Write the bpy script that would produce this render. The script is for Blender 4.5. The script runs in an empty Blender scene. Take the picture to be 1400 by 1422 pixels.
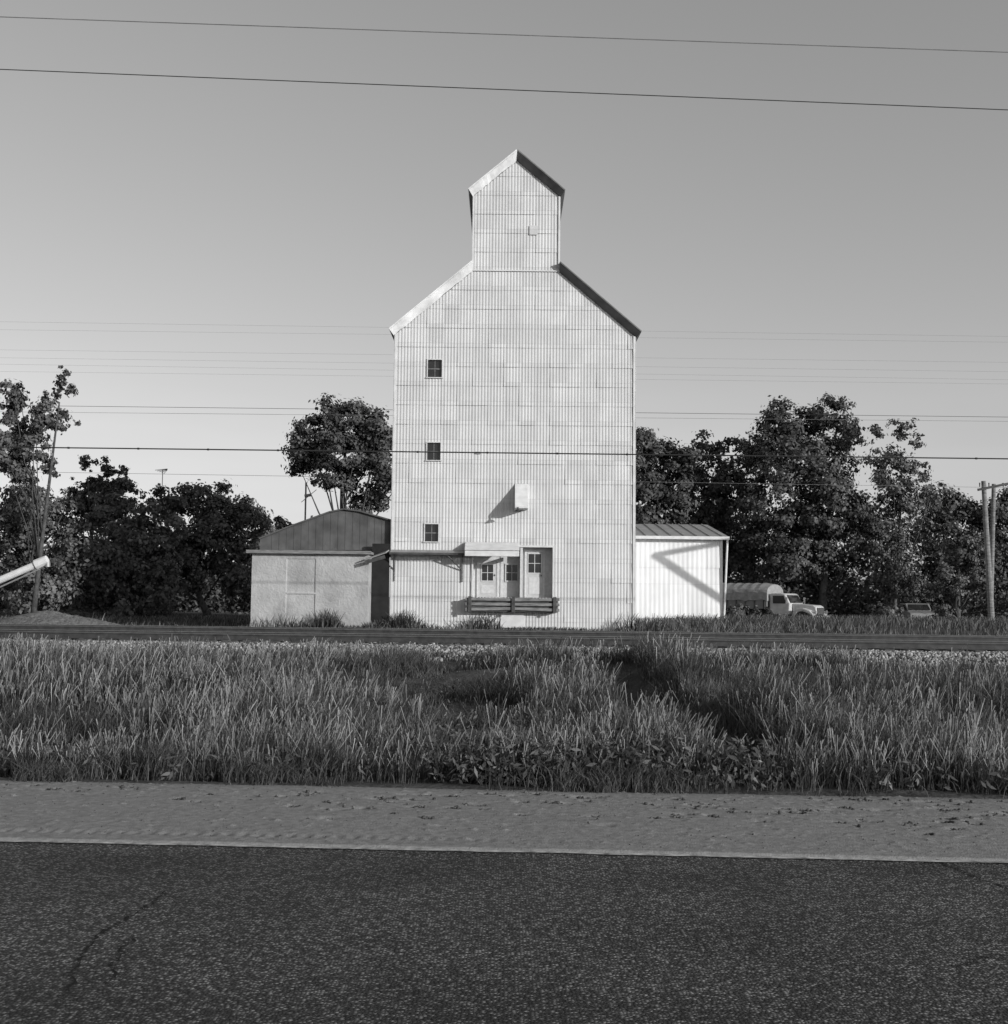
import bpy, math, random
import numpy as np
from mathutils import Vector, Matrix
random.seed(7); rng=np.random.default_rng(7)
SC=bpy.context.scene
# ---------------------------------------------------------------- survey
F=1650.0; HC=1.65; PIT=math.atan(119/1650.0); ROL=math.radians(0.6)
_f=np.array([0,math.cos(PIT),math.sin(PIT)]); _r0=np.array([1.0,0,0]); _u0=np.array([0,-math.sin(PIT),math.cos(PIT)])
_r=_r0*math.cos(ROL)+_u0*math.sin(ROL); _u=_u0*math.cos(ROL)-_r0*math.sin(ROL)
def P(px,py,D):
    v=_f*F+_r*(px-700)-_u*(py-711); v=v*(D/v[1]); return Vector((v[0],v[1],v[2]+HC))
AZ=math.radians(50); EL=math.radians(14)
SUN=Vector((math.sin(AZ)*math.cos(EL),-math.cos(AZ)*math.cos(EL),math.sin(EL)))
# ---------------------------------------------------------------- materials
def mat(name,c,rough=.8,var=.25,scale=4,bump=0.0,bscale=None,island=0.0,spec=.2,stretch=(1,1,1),trans=0.0,metal=0.0,detail=6):
    m=bpy.data.materials.new(name); m.use_nodes=True; nt=m.node_tree; N=nt.nodes; L=nt.links; N.clear()
    out=N.new('ShaderNodeOutputMaterial'); b=N.new('ShaderNodeBsdfPrincipled')
    b.inputs['Roughness'].default_value=rough; b.inputs['Specular IOR Level'].default_value=spec; b.inputs['Metallic'].default_value=metal
    tc=N.new('ShaderNodeTexCoord'); mp=N.new('ShaderNodeMapping'); mp.inputs['Scale'].default_value=stretch
    L.new(tc.outputs['Object'],mp.inputs['Vector'])
    no=N.new('ShaderNodeTexNoise'); no.inputs['Scale'].default_value=scale; no.inputs['Detail'].default_value=detail
    L.new(mp.outputs[0],no.inputs['Vector'])
    mr=N.new('ShaderNodeMapRange'); mr.inputs[1].default_value=.3; mr.inputs[2].default_value=.7
    mr.inputs[3].default_value=c*(1-var); mr.inputs[4].default_value=c*(1+var); L.new(no.outputs[0],mr.inputs[0])
    val=mr.outputs[0]
    if island>0:
        g=N.new('ShaderNodeNewGeometry'); m2=N.new('ShaderNodeMapRange'); m2.inputs[3].default_value=1-island; m2.inputs[4].default_value=1+island
        L.new(g.outputs['Random Per Island'],m2.inputs[0]); mu=N.new('ShaderNodeMath'); mu.operation='MULTIPLY'
        L.new(val,mu.inputs[0]); L.new(m2.outputs[0],mu.inputs[1]); val=mu.outputs[0]
    L.new(val,b.inputs['Base Color'])
    if bump>0:
        n2=N.new('ShaderNodeTexNoise'); n2.inputs['Scale'].default_value=bscale or scale*3; n2.inputs['Detail'].default_value=8
        L.new(mp.outputs[0],n2.inputs['Vector']); bp=N.new('ShaderNodeBump'); bp.inputs['Strength'].default_value=1; bp.inputs['Distance'].default_value=bump
        L.new(n2.outputs[0],bp.inputs['Height']); L.new(bp.outputs[0],b.inputs['Normal'])
    if trans>0:
        t=N.new('ShaderNodeBsdfTranslucent'); L.new(val,t.inputs['Color']); mx=N.new('ShaderNodeMixShader'); mx.inputs[0].default_value=trans
        L.new(b.outputs[0],mx.inputs[1]); L.new(t.outputs[0],mx.inputs[2]); L.new(mx.outputs[0],out.inputs[0])
    else: L.new(b.outputs[0],out.inputs[0])
    m_nodes[name]=(nt,b,val,mp,tc)
    return m
m_nodes={}
def siding(name,c,sw=.66,sh=.83,dirt=.10,axis='XZ',mort=.68):
    m=mat(name,c,rough=.6,var=.06,scale=1.2,spec=.25)
    nt,b,val,mp,tc=m_nodes[name]; N=nt.nodes; L=nt.links
    sx=N.new('ShaderNodeSeparateXYZ'); L.new(tc.outputs['Object'],sx.inputs[0]); cb=N.new('ShaderNodeCombineXYZ')
    L.new(sx.outputs[0 if axis=='XZ' else 1],cb.inputs[0]); L.new(sx.outputs[2],cb.inputs[1])
    br=N.new('ShaderNodeTexBrick'); br.offset=0.0; br.inputs['Scale'].default_value=1
    br.inputs['Color1'].default_value=(.90,.90,.90,1); br.inputs['Color2'].default_value=(1.05,1.05,1.05,1); br.inputs['Mortar'].default_value=(mort,mort,mort,1)
    br.inputs['Brick Width'].default_value=sw; br.inputs['Row Height'].default_value=sh; br.inputs['Mortar Size'].default_value=.008; br.inputs['Mortar Smooth'].default_value=.4
    L.new(cb.outputs[0],br.inputs['Vector'])
    m3=N.new('ShaderNodeMapping'); m3.inputs['Scale'].default_value=(6,6,.35); L.new(tc.outputs['Object'],m3.inputs[0])
    n3=N.new('ShaderNodeTexNoise'); n3.inputs['Scale'].default_value=1; n3.inputs['Detail'].default_value=7; L.new(m3.outputs[0],n3.inputs['Vector'])
    r3=N.new('ShaderNodeMapRange'); r3.inputs[1].default_value=.3; r3.inputs[2].default_value=.65; r3.inputs[3].default_value=1-dirt; r3.inputs[4].default_value=1.0; L.new(n3.outputs[0],r3.inputs[0])
    a=N.new('ShaderNodeMath'); a.operation='MULTIPLY'; L.new(val,a.inputs[0]); L.new(br.outputs['Color'],a.inputs[1])
    a2=N.new('ShaderNodeMath'); a2.operation='MULTIPLY'; L.new(a.outputs[0],a2.inputs[0]); L.new(r3.outputs[0],a2.inputs[1])
    L.new(a2.outputs[0],b.inputs['Base Color'])
    return m
M_white=siding('white_corrugated',.56)
M_annex=siding('white_panel',.74,sw=.9,sh=2.4,dirt=.08,mort=.75)
M_side=siding('white_corrugated_side',.56,axis='YZ')
M_trim=mat('trim_metal',.60,rough=.5,var=.12,scale=3)
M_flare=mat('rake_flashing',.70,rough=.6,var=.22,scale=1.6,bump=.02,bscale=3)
M_flare_shade=mat('rake_flashing_shaded',.15,rough=.7,var=.3,scale=1.6,bump=.02,bscale=3)  # darker copy for the right rakes, their shade put into the colour
M_roofm=mat('roof_metal',.24,rough=.5,var=.25,scale=2,spec=.4)
M_roofdk=mat('roof_dark',.085,rough=.7,var=.3,scale=2)
M_glass=mat('window_glass',.02,rough=.08,var=.2,spec=.5)
M_frame=mat('painted_wood',.54,rough=.6,var=.12,scale=8)
M_door=mat('door_paint',.46,rough=.55,var=.1,scale=6)
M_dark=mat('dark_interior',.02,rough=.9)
M_wood=mat('old_wood',.18,rough=.85,var=.4,scale=3,stretch=(1,1,6),bump=.004)
M_wooddk=mat('dark_wood',.07,rough=.85,var=.4,scale=4,bump=.004)
M_stucco=mat('stucco',.34,rough=.95,var=.2,scale=1.1,bump=.03,bscale=7,detail=9)
M_dirt=mat('ground_earth',.055,rough=1,var=.45,scale=2.5,bump=.05,bscale=9)
M_sand=mat('gravel_shoulder',.205,rough=1,var=.20,scale=14,bump=.006,bscale=80,detail=14)
M_shade_clod=mat('shade_clod',.07,rough=1,var=.3,scale=20,island=.5)  # dark colour stands in for the shadows in the shoulder marks
M_stone=mat('ballast_stone',.25,rough=.95,var=.2,scale=8,island=.65)
M_rail=mat('rail_steel',.05,rough=.6,var=.3,scale=6,metal=0)
M_railtop=mat('rail_head',.22,rough=.35,var=.2,scale=6)
M_grass=mat('grass_blade',.066,rough=.7,var=.55,scale=.8,island=.65,trans=.2)
M_grassd=mat('dry_grass',.14,rough=.8,var=.4,scale=1,island=.6,trans=.2)
M_seed=mat('grass_seed',.175,rough=.9,var=.35,scale=1.5,island=.6,trans=.15)
M_weed=mat('weed_leaf',.08,rough=.5,var=.3,scale=3,island=.6,trans=.2,spec=.35)
M_leaf=mat('tree_leaf',.075,rough=.6,var=.35,scale=.35,island=.65,trans=.15,spec=.3)
M_leaf2=mat('tree_leaf_light',.105,rough=.6,var=.3,scale=.35,island=.6,trans=.2,spec=.3)
M_bark=mat('bark',.07,rough=.95,var=.4,scale=5,bump=.02)
M_wire=mat('wire',.03,rough=.7)
M_wireg=mat('wire_grey',.16,rough=.7)
M_wpaint=mat('white_vehicle_paint',.46,rough=.45,var=.15,scale=3,spec=.4)
M_gpaint=mat('grey_vehicle_paint',.22,rough=.4,var=.1,scale=3,spec=.5)
M_tarp=mat('tarpaulin',.26,rough=.9,var=.2,scale=4,bump=.02,bscale=4)
M_tyre=mat('tyre',.02,rough=.9)
M_chrome=mat('chrome',.5,rough=.25,metal=.8)
M_line=mat('road_line_paint',.34,rough=.8,var=.6,scale=14)
M_crack=mat('crack_tar',.008,rough=.9)
M_heap=mat('gravel_heap',.15,rough=1,var=.3,scale=6,bump=.06,bscale=12)
M_asph=mat('asphalt',.078,rough=.85,var=.22,scale=1.1,spec=.25)
nt,b,val,mp,tc=m_nodes['asphalt']; N=nt.nodes; L=nt.links
vo=N.new('ShaderNodeTexVoronoi'); vo.inputs['Scale'].default_value=66; L.new(tc.outputs['Object'],vo.inputs['Vector'])
sp=N.new('ShaderNodeSeparateColor'); L.new(vo.outputs['Color'],sp.inputs[0])
mr=N.new('ShaderNodeMapRange'); mr.inputs[1].default_value=.5; mr.inputs[2].default_value=1; mr.inputs[3].default_value=.6; mr.inputs[4].default_value=3.6; L.new(sp.outputs[0],mr.inputs[0])
di=N.new('ShaderNodeMapRange'); di.inputs[1].default_value=.0; di.inputs[2].default_value=.6; di.inputs[3].default_value=1.3; di.inputs[4].default_value=.4; L.new(vo.outputs['Distance'],di.inputs[0])
a=N.new('ShaderNodeMath'); a.operation='MULTIPLY'; L.new(mr.outputs[0],a.inputs[0]); L.new(di.outputs[0],a.inputs[1])
mb=N.new('ShaderNodeMapping'); mb.inputs['Scale'].default_value=(.12,.9,1); L.new(tc.outputs['Object'],mb.inputs[0])
nb=N.new('ShaderNodeTexNoise'); nb.inputs['Scale'].default_value=1.3; nb.inputs['Detail'].default_value=4; L.new(mb.outputs[0],nb.inputs['Vector'])
rb_=N.new('ShaderNodeMapRange'); rb_.inputs[1].default_value=.3; rb_.inputs[2].default_value=.7; rb_.inputs[3].default_value=.78; rb_.inputs[4].default_value=1.15; L.new(nb.outputs[0],rb_.inputs[0])
a2=N.new('ShaderNodeMath'); a2.operation='MULTIPLY'; L.new(val,a2.inputs[0]); L.new(a.outputs[0],a2.inputs[1])
a3=N.new('ShaderNodeMath'); a3.operation='MULTIPLY'; L.new(a2.outputs[0],a3.inputs[0]); L.new(rb_.outputs[0],a3.inputs[1]); L.new(a3.outputs[0],b.inputs['Base Color'])
bp=N.new('ShaderNodeBump'); bp.inputs['Distance'].default_value=.008; bp.invert=True; L.new(vo.outputs['Distance'],bp.inputs['Height']); L.new(bp.outputs[0],b.inputs['Normal'])

# ---------------------------------------------------------------- mesh helpers
def link(o,parent=None):
    SC.collection.objects.link(o)
    if parent: o.parent=parent
    return o
def empty(name):
    o=bpy.data.objects.new(name,None); SC.collection.objects.link(o); return o
def npmesh(name,V,Fq,mats,midx=None,parent=None,smooth=False):
    V=np.asarray(V,dtype=np.float32).reshape(-1,3); Fq=np.asarray(Fq,dtype=np.int32); n,k=Fq.shape
    me=bpy.data.meshes.new(name); me.vertices.add(len(V)); me.vertices.foreach_set('co',V.ravel())
    me.loops.add(n*k); me.loops.foreach_set('vertex_index',Fq.ravel())
    me.polygons.add(n); me.polygons.foreach_set('loop_start',np.arange(0,n*k,k,dtype=np.int32))
    try: me.polygons.foreach_set('loop_total',np.full(n,k,dtype=np.int32))
    except Exception: pass
    for m in mats: me.materials.append(m)
    if midx is not None: me.polygons.foreach_set('material_index',np.asarray(midx,dtype=np.int32))
    if smooth: me.polygons.foreach_set('use_smooth',np.ones(n,dtype=bool))
    me.update(calc_edges=True); me.validate()
    return link(bpy.data.objects.new(name,me),parent)
class MB:
    def __init__(s): s.v=[]; s.f=[]; s.m=[]; s.mats=[]; s.T=None
    def mi(s,m):
        if m not in s.mats: s.mats.append(m)
        return s.mats.index(m)
    def add(s,vs,fs,m):
        o=len(s.v); 
        if s.T is not None: vs=[s.T@Vector(v) for v in vs]
        s.v+= [tuple(v) for v in vs]; k=s.mi(m)
        for f in fs: s.f.append([i+o for i in f]); s.m.append(k)
    def box(s,x0,x1,y0,y1,z0,z1,m):
        vs=[(x0,y0,z0),(x1,y0,z0),(x1,y1,z0),(x0,y1,z0),(x0,y0,z1),(x1,y0,z1),(x1,y1,z1),(x0,y1,z1)]
        s.add(vs,[(0,3,2,1),(4,5,6,7),(0,1,5,4),(1,2,6,5),(2,3,7,6),(3,0,4,7)],m)
    def slab(s,a,b_,c,d,t,m):
        a,b_,c,d=map(Vector,(a,b_,c,d)); n=(b_-a).cross(d-a).normalized()*t
        s.add([a,b_,c,d,a+n,b_+n,c+n,d+n],[(0,3,2,1),(4,5,6,7),(0,1,5,4),(1,2,6,5),(2,3,7,6),(3,0,4,7)],m)
    def beam(s,a,b_,w,h,m):
        a=Vector(a); b_=Vector(b_); d=(b_-a).normalized(); up=Vector((0,0,1)) if abs(d.z)<.95 else Vector((0,1,0))
        r=d.cross(up).normalized()*w/2; u=r.cross(d).normalized()*h/2
        s.add([a-r-u,a+r-u,a+r+u,a-r+u,b_-r-u,b_+r-u,b_+r+u,b_-r+u],[(0,1,2,3),(4,7,6,5),(0,4,5,1),(1,5,6,2),(2,6,7,3),(3,7,4,0)],m)
    def tube(s,pts,rad,m,n=8,cap=True):
        pts=[Vector(p) for p in pts]; 
        if not hasattr(rad,'__len__'): rad=[rad]*len(pts)
        vs=[];fs=[]
        for i,p in enumerate(pts):
            d=(pts[min(i+1,len(pts)-1)]-pts[max(i-1,0)]).normalized(); up=Vector((0,0,1)) if abs(d.z)<.9 else Vector((0,1,0))
            r=d.cross(up).normalized(); u=r.cross(d)
            for k in range(n):
                a=2*math.pi*k/n; vs.append(p+(r*math.cos(a)+u*math.sin(a))*rad[i])
        for i in range(len(pts)-1):
            for k in range(n): fs.append((i*n+k,i*n+(k+1)%n,(i+1)*n+(k+1)%n,(i+1)*n+k))
        if cap: fs.append(tuple(range(n))[::-1]); fs.append(tuple((len(pts)-1)*n+k for k in range(n)))
        s.add(vs,fs,m)
    def prism(s,prof,y0,y1,m):
        n=len(prof); vs=[(p[0],y0,p[1]) for p in prof]+[(p[0],y1,p[1]) for p in prof]
        fs=[tuple(range(n)),tuple(range(n,2*n))[::-1]]+[(i,i+n,(i+1)%n+n,(i+1)%n) for i in range(n)]
        s.add(vs,fs,m)
    def build(s,name,parent=None,smooth=False,bevel=0):
        me=bpy.data.meshes.new(name); me.from_pydata(s.v,[],s.f)
        for m in s.mats: me.materials.append(m)
        me.polygons.foreach_set('material_index',s.m)
        if smooth: me.polygons.foreach_set('use_smooth',[True]*len(s.f))
        me.update(); o=link(bpy.data.objects.new(name,me),parent)
        if bevel: 
            bv=o.modifiers.new('bevel','BEVEL'); bv.width=bevel; bv.segments=2; bv.limit_method='ANGLE'
        return o
_w=[(rng.uniform(0,2*math.pi),rng.uniform(0,2*math.pi),2**rng.uniform(-1.2,1.6)) for _ in range(26)]
def sn(x,y,s=1.0):
    t=0
    for a,p,k in _w: t=t+np.sin((x*math.cos(a)+y*math.sin(a))*k*s+p)
    return t/5.0
UY=.052
_pu=np.array([-400,-12,8.0,10.2,10.5,11.4,12.6,15,20,25,27,28.4,38.6,40,46,50,60,300,4000.])
_pz=np.array([-.08,-.06,-.06,-.05,.0,-.10,-.14,-.08,.10,.22,.25,.42,.42,.27,.22,.22,.26,.3,.3])
def gc(y): return 2.30+.10*np.sin(y*.6)
def gmask(x,y): return np.exp(-np.abs((x-gc(y))/(.17+.010*y))**4)*np.clip((y-10.9)/.8,0,1)*np.clip((25.5-y)/2,0,1)
def gully(x,y):
    return np.exp(-((x-gc(y))/.42)**2)*np.clip((y-11.2)/1.5,0,1)*np.clip((25-y)/3,0,1)
def hz(x,y):
    x=np.asarray(x,float); y=np.asarray(y,float); u=y+UY*x
    z=np.interp(u,_pu,_pz)
    g=np.clip((u-10.5)/1.5,0,1)*np.clip((27-u)/2,0,1)
    z=z+g*(.09*sn(x,y,.7)+.045*sn(y,x,1.7))-.36*gully(x,y)
    z=z+g*.22*np.exp(-((x-3.3)/.6)**2)*np.clip((y-11)/3,0,1)
    r=np.clip((x-5.9)/1.5,0,1)*np.clip((u-42)/8,0,1)*np.clip((75-u)/12,0,1)
    z=z+r*(.30+.05*sn(x,y,.3))
    z=z+np.clip((u-40)/5,0,1)*np.clip((300-u)/100,0,1)*.03*sn(x,y,.6)*(np.abs(x)<60)
    return z
# ---------------------------------------------------------------- ground
xs=np.unique(np.concatenate([np.linspace(-2500,-60,14),np.linspace(-60,-18,30),np.linspace(-18,18,301),np.linspace(18,60,30),np.linspace(60,2500,14)]))
ys=np.unique(np.concatenate([np.linspace(-300,-10,8),np.linspace(-10,10,14),np.linspace(10,28,150),np.linspace(28,60,70),np.linspace(60,140,40),np.linspace(140,3500,16)]))
X,Y=np.meshgrid(xs,ys); Z=hz(X,Y); V=np.stack([X,Y,Z],-1)
def gridf(ny,nx):
    i=np.arange(ny-1)[:,None]*nx+np.arange(nx-1)[None,:]; i=i.ravel(); return np.stack([i,i+1,i+nx+1,i+nx],1)
npmesh('ground',V,gridf(len(ys),len(xs)),[M_dirt],smooth=True)
xs=np.linspace(-120,120,81); us=np.array([-9,-4,0,3,5,6.5,7.93]); X,U=np.meshgrid(xs,us); Z=.03*(1-((U+.5)/8.5)**2); 
npmesh('asphalt_road',np.stack([X,U-UY*X,Z],-1),gridf(len(us),len(xs)),[M_asph],smooth=True)
xs=np.linspace(-120,120,2401); X,U=np.meshgrid(xs,np.array([0,1.])); e=.010*sn(X*5,U*0+3,1.7)
U2=np.where(U<.5,7.815+e*.8,7.865+e*.4); npmesh('road_edge_line',np.stack([X,U2-UY*X,U*0+.0105],-1),gridf(2,len(xs)),[M_line])
cr=MB()
def crack(pts,w):
    pts=[Vector(p) for p in pts]; fine=[]
    for i in range(len(pts)-1):
        for t in np.linspace(0,1,14,endpoint=False): fine.append(pts[i].lerp(pts[i+1],t)+Vector((random.gauss(0,.012),random.gauss(0,.012),0)))
    vs=[];fs=[]
    for i,p in enumerate(fine):
        d=(fine[min(i+1,len(fine)-1)]-fine[max(i-1,0)]).normalized(); n=Vector((-d.y,d.x,0))*w*random.uniform(.2,1.2)
        z=.03*(1-((p.y+UY*p.x+.5)/8.5)**2)+.004; vs+=[(p.x-n.x,p.y-n.y,z),(p.x+n.x,p.y+n.y,z)]
    for i in range(len(fine)-1): fs.append((2*i,2*i+1,2*i+3,2*i+2))
    cr.add(vs,fs,M_crack)
def G(px,py): 
    q=P(px,py,10); t=HC/(HC-q.z); return (q.x*t,q.y*t)
def g3(px,py): a=G(px,py); return (a[0],a[1],0)
crack([g3(95,1385),g3(112,1335),g3(140,1300),g3(160,1290),g3(205,1262),g3(230,1240)],.007)
crack([g3(150,1375),g3(165,1335),g3(190,1300)],.005)
crack([g3(1270,1180),g3(1320,1205),g3(1350,1218),g3(1410,1238)],.008)
crack([g3(1330,1350),g3(1360,1335),g3(1400,1330)],.004)
cr.build('road_crack')
# shoulder with foot and tyre marks
xs=np.linspace(-10,10,1150); us=np.linspace(7.9,10.75,190); X,U=np.meshgrid(xs,us)
Z=.014-.05*np.clip((U-10.2)/.5,0,1)+.003*sn(X,U,1.2)+.001*sn(U,X,5)
def sub(cx,cu,w):
    i0,i1=np.searchsorted(xs,[cx-w,cx+w]); j0,j1=np.searchsorted(us,[cu-w,cu+w]); return slice(max(j0,0),j1),slice(max(i0,0),i1)
marks=[]
for _ in range(330):
    cx=rng.uniform(-9,9); cu=8.5+rng.beta(2.4,1.5)*1.75
    if sn(cx,cu*1.0,.8)<rng.uniform(-.9,.6): continue
    r=rng.uniform(.02,.05); ex=rng.uniform(1,3.0); dp=rng.uniform(.008,.02); th=rng.normal(0,.25); S_=sub(cx,cu,.5); Xs,Us=X[S_],U[S_]
    dx=(Xs-cx)*math.cos(th)+(Us-cu)*math.sin(th); du_=-(Xs-cx)*math.sin(th)+(Us-cu)*math.cos(th)
    q=(dx/(r*ex))**2+(du_/r)**2; Z[S_]-=dp*np.exp(-q); marks.append((cx,cu,r,ex,dp))
for _ in range(1500):
    cx=rng.uniform(-9,9); cu=8.0+rng.uniform(0,1)*2.6; r=rng.uniform(.008,.02); S_=sub(cx,cu,.08); q=((X[S_]-cx)**2+(U[S_]-cu)**2)/r**2; Z[S_]+=r*.6*np.exp(-q)
Z-=.006*np.exp(-((U-8.17)/.06)**2)*(1+.9*np.sin(X*60+1.5*np.sin(X*2)))*np.clip(.6+.6*sn(X,X*0,.6),0,1); Z+=.0012*rng.standard_normal(Z.shape)
Z=np.maximum(Z,-.05); Z[0,:]=0.0
npmesh('gravel_shoulder',np.stack([X,U-UY*X,Z],-1),gridf(190,1150),[M_sand],smooth=True)
for sx in (-1,1):
    e=MB(); a,bx=(-120,-10) if sx<0 else (10,120)
    e.add([(a,7.9-UY*a,.006),(bx,7.9-UY*bx,.006),(bx,10.6-UY*bx,-.02),(a,10.6-UY*a,-.02)],[(0,1,2,3)],M_sand); e.build('gravel_shoulder')
base8=np.array([[-1,-1,-1],[1,-1,-1],[1,1,-1],[-1,1,-1],[-1,-1,1],[1,-1,1],[1,1,1],[-1,1,1]])*.6
bf=np.array([(0,3,2,1),(4,5,6,7),(0,1,5,4),(1,2,6,5),(2,3,7,6),(3,0,4,7)])
def rubble(name,x,u,z,s,flat,m):
    n=len(x); V=base8[None]*(1+rng.uniform(-.45,.45,(n,8,3)))*s[:,None,None]; V[:,:,2]*=flat; V[:,4:,:2]*=.6
    q=rng.uniform(0,3.14,n); c_,s_=np.cos(q)[:,None],np.sin(q)[:,None]
    V=np.stack([V[:,:,0]*c_-V[:,:,1]*s_,V[:,:,0]*s_+V[:,:,1]*c_,V[:,:,2]],-1); V+=np.stack([x,u-UY*x,z],-1)[:,None,:]
    npmesh(name,V.reshape(-1,3),(np.arange(n)[:,None,None]*8+bf[None]).reshape(-1,4),[m])
cx=[];cu=[];ss=[]
for (x0,u0,r,ex,dp) in marks:
    k=int(rng.integers(1,7)); cx+=list(x0+rng.normal(0,r*ex*.8,k)); cu+=list(u0+rng.normal(0,r*.5,k)); ss+=list(rng.uniform(.008,.028,k))
cx+=list(rng.uniform(-9,9,900)); cu+=list(8.0+rng.uniform(0,1,900)*2.5); ss+=list(rng.uniform(.004,.011,900))
cx=np.array(cx);cu=np.array(cu);ss=np.array(ss); ix=np.clip(np.searchsorted(np.linspace(-10,10,1150),cx),0,1149); iu=np.clip(np.searchsorted(np.linspace(7.9,10.75,190),cu),0,189)
rubble('shade_clods',cx,cu,Z[iu,ix]+ss*.25,ss,.6,M_shade_clod)  # clods darken the marks in place of cast shadow
# ---------------------------------------------------------------- grass
def blades(x,y,z0,h,w,bend,midw=.75,tipw=.12):
    n=len(x); th=rng.uniform(0,2*np.pi,n); fx,fy=np.cos(th),np.sin(th); bd=rng.normal(.3,1.8,n)
    bx,by=np.cos(bd)*bend*h,np.sin(bd)*bend*h
    V=np.zeros((n,6,3)); ws=[1,midw,tipw]; hs=[0,.6,1]; bs=[0,.3,1]
    for k in range(3):
        for s_,sg in ((0,-1),(1,1)):
            V[:,2*k+s_,0]=x+bx*bs[k]+sg*fx*w*ws[k]/2; V[:,2*k+s_,1]=y+by*bs[k]+sg*fy*w*ws[k]/2; V[:,2*k+s_,2]=z0+h*hs[k]
    b0=np.arange(n)*6; Fq=np.concatenate([np.stack([b0,b0+1,b0+3,b0+2],1),np.stack([b0+2,b0+3,b0+5,b0+4],1)])
    return V.reshape(-1,3),Fq
def scatter(n,d0,d1,pw=1.0):
    t=rng.uniform(0,1,n)**pw; y=d0+(d1-d0)*t; hw=.5*y+2.5; x=rng.uniform(-1,1,n)*hw; return x,y-UY*x
def tuft(x,y): return np.clip(1+.7*sn(x,y,.8)+.45*sn(y,x,2.2)+.3*sn(x+3,y,5.),.15,2.5)*(1+.7*np.exp(-((x-gc(y)-.75)/.35)**2)*np.clip((y-11)/2,0,1))
x,y=scatter(450000,10.30,27.6,1.4)
den=np.clip(.48+.55*sn(x,y,1.4)+.5*sn(y,x,3.5),.08,1)*(1-.99*np.clip(gmask(x,y)*1.3,0,1)); edge=np.clip((y+UY*x-10.40-.25*sn(x,0*x,3)-.14*sn(x,0*x+2,9))/.45,.006,1)
k=rng.uniform(0,1,len(x))<den*edge; x,y=x[k],y[k]; u=y+UY*x
hh=.165*tuft(x,y)*np.interp(u,[10.4,11,13,22,25,27.6],[.6,1.0,1.3,1.4,1.2,.6])*rng.uniform(.35,1.4,len(x)); hh=np.clip(hh,.04,.6)
w=.003+.00052*y; V1,F1=blades(x,y,hz(x,y)-.02,hh,w,rng.uniform(.1,1.0,len(x)))
x,y=scatter(75000,10.8,26.8,1.25)
k=rng.uniform(0,1,len(x))<np.clip(.24+.8*sn(x,y,.8)+.5*sn(y,x,2.5),.015,1)*(1-np.clip(gmask(x,y)*3,0,1)); x,y=x[k],y[k]
hh=.31*np.clip(tuft(x,y),.55,1.5)*np.interp(y+UY*x,[10.4,12,22,27],[.75,1.1,1.2,.85])*rng.uniform(.5,1.35,len(x))
Vb,Fb=blades(x,y,hz(x,y)-.02,hh,.0024+.00038*y,rng.uniform(.03,.45,len(x)),midw=.7,tipw=1.5)
n=len(x); mm=np.concatenate([np.zeros(n),np.ones(n)])
V2=np.concatenate([V1,Vb]);F2=np.concatenate([F1,Fb+len(V1)]);M2=np.concatenate([np.zeros(len(F1)),mm])
npmesh('grass',V2,F2,[M_grass,M_seed],M2)
x=rng.uniform(-34,40,120000); y=39.5+rng.uniform(0,1,120000)**1.3*38
xb=rng.uniform(-11,5.6,6000); x=np.concatenate([x,xb]); y=np.concatenate([y,np.where(xb<-5.4,48.1,49.3)+rng.normal(0,.15,6000)])
bz=hz(x,y)
ins=((x>-4.9)&(x<5.5)&(y>49.9))|((x>-10.9)&(x<-5.5)&(y>48.4))|((x>5)&(x<10.5)&(y>57.9))
k=~ins&(rng.uniform(0,1,len(x))<np.clip(.5+.5*sn(x,y,.5),.1,1)); x,y,bz=x[k],y[k],bz[k]
hh=.17*rng.uniform(.3,1.6,len(x))*(1+.9*((x>5.6)))*(1+1.6*np.exp(-((y-np.where(x<-5.4,48.1,49.3))/.5)**2)*(x<5.6)*np.clip(.4+sn(x,x*0,2),0,1.6))
Vb,Fb=blades(x,y,bz-.02,hh,.042+0*x,rng.uniform(.1,.6,len(x)),tipw=.3); nb_=len(x); dry=(rng.uniform(0,1,nb_)<.35).astype(int); npmesh('grass',Vb,Fb,[M_grass,M_grassd],np.concatenate([dry,dry]))
def leaves(c,nrm,size,asp=.45):
    n=len(c); a=rng.normal(size=(n,3)); t=np.cross(nrm,a); t/=np.linalg.norm(t,axis=1)[:,None]+1e-9; b_=np.cross(nrm,t); b_/=np.linalg.norm(b_,axis=1)[:,None]+1e-9
    s=size[:,None]; V=np.stack([c-t*s*.5,c-b_*s*asp*.5,c+t*s*.5,c+b_*s*asp*.5],1).reshape(-1,3); return V,np.arange(n*4).reshape(-1,4)
n=640; t=rng.uniform(0,1,n); wx=-.5+2.9*t+rng.normal(0,.12,n); wu=10.75+rng.uniform(0,1,n)**1.3*1.5; 
ex=480; wx=np.concatenate([wx,rng.uniform(-7,7,ex)]); wu=np.concatenate([wu,10.6+rng.uniform(0,1,ex)**1.5*9])
wy=wu-UY*wx; wz=hz(wx,wy); C=[];Nn=[];S=[]
for i in range(len(wx)):
    if i>=n and gully(wx[i],wy[i])>.2: continue
    H=rng.uniform(.14,.44)*(1 if i<n else .75); k=int(H*60); hh=rng.uniform(.1,1,k)*H; an=rng.uniform(0,6.28,k); rr=.03+.07*rng.uniform(0,1,k)
    C.append(np.stack([wx[i]+np.cos(an)*rr,wy[i]+np.sin(an)*rr,wz[i]+hh],1)); Nn.append(np.stack([np.cos(an)*.8,np.sin(an)*.8,.6+0*an],1)+rng.normal(0,.35,(k,3))); S.append(rng.uniform(.045,.12,k))
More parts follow.
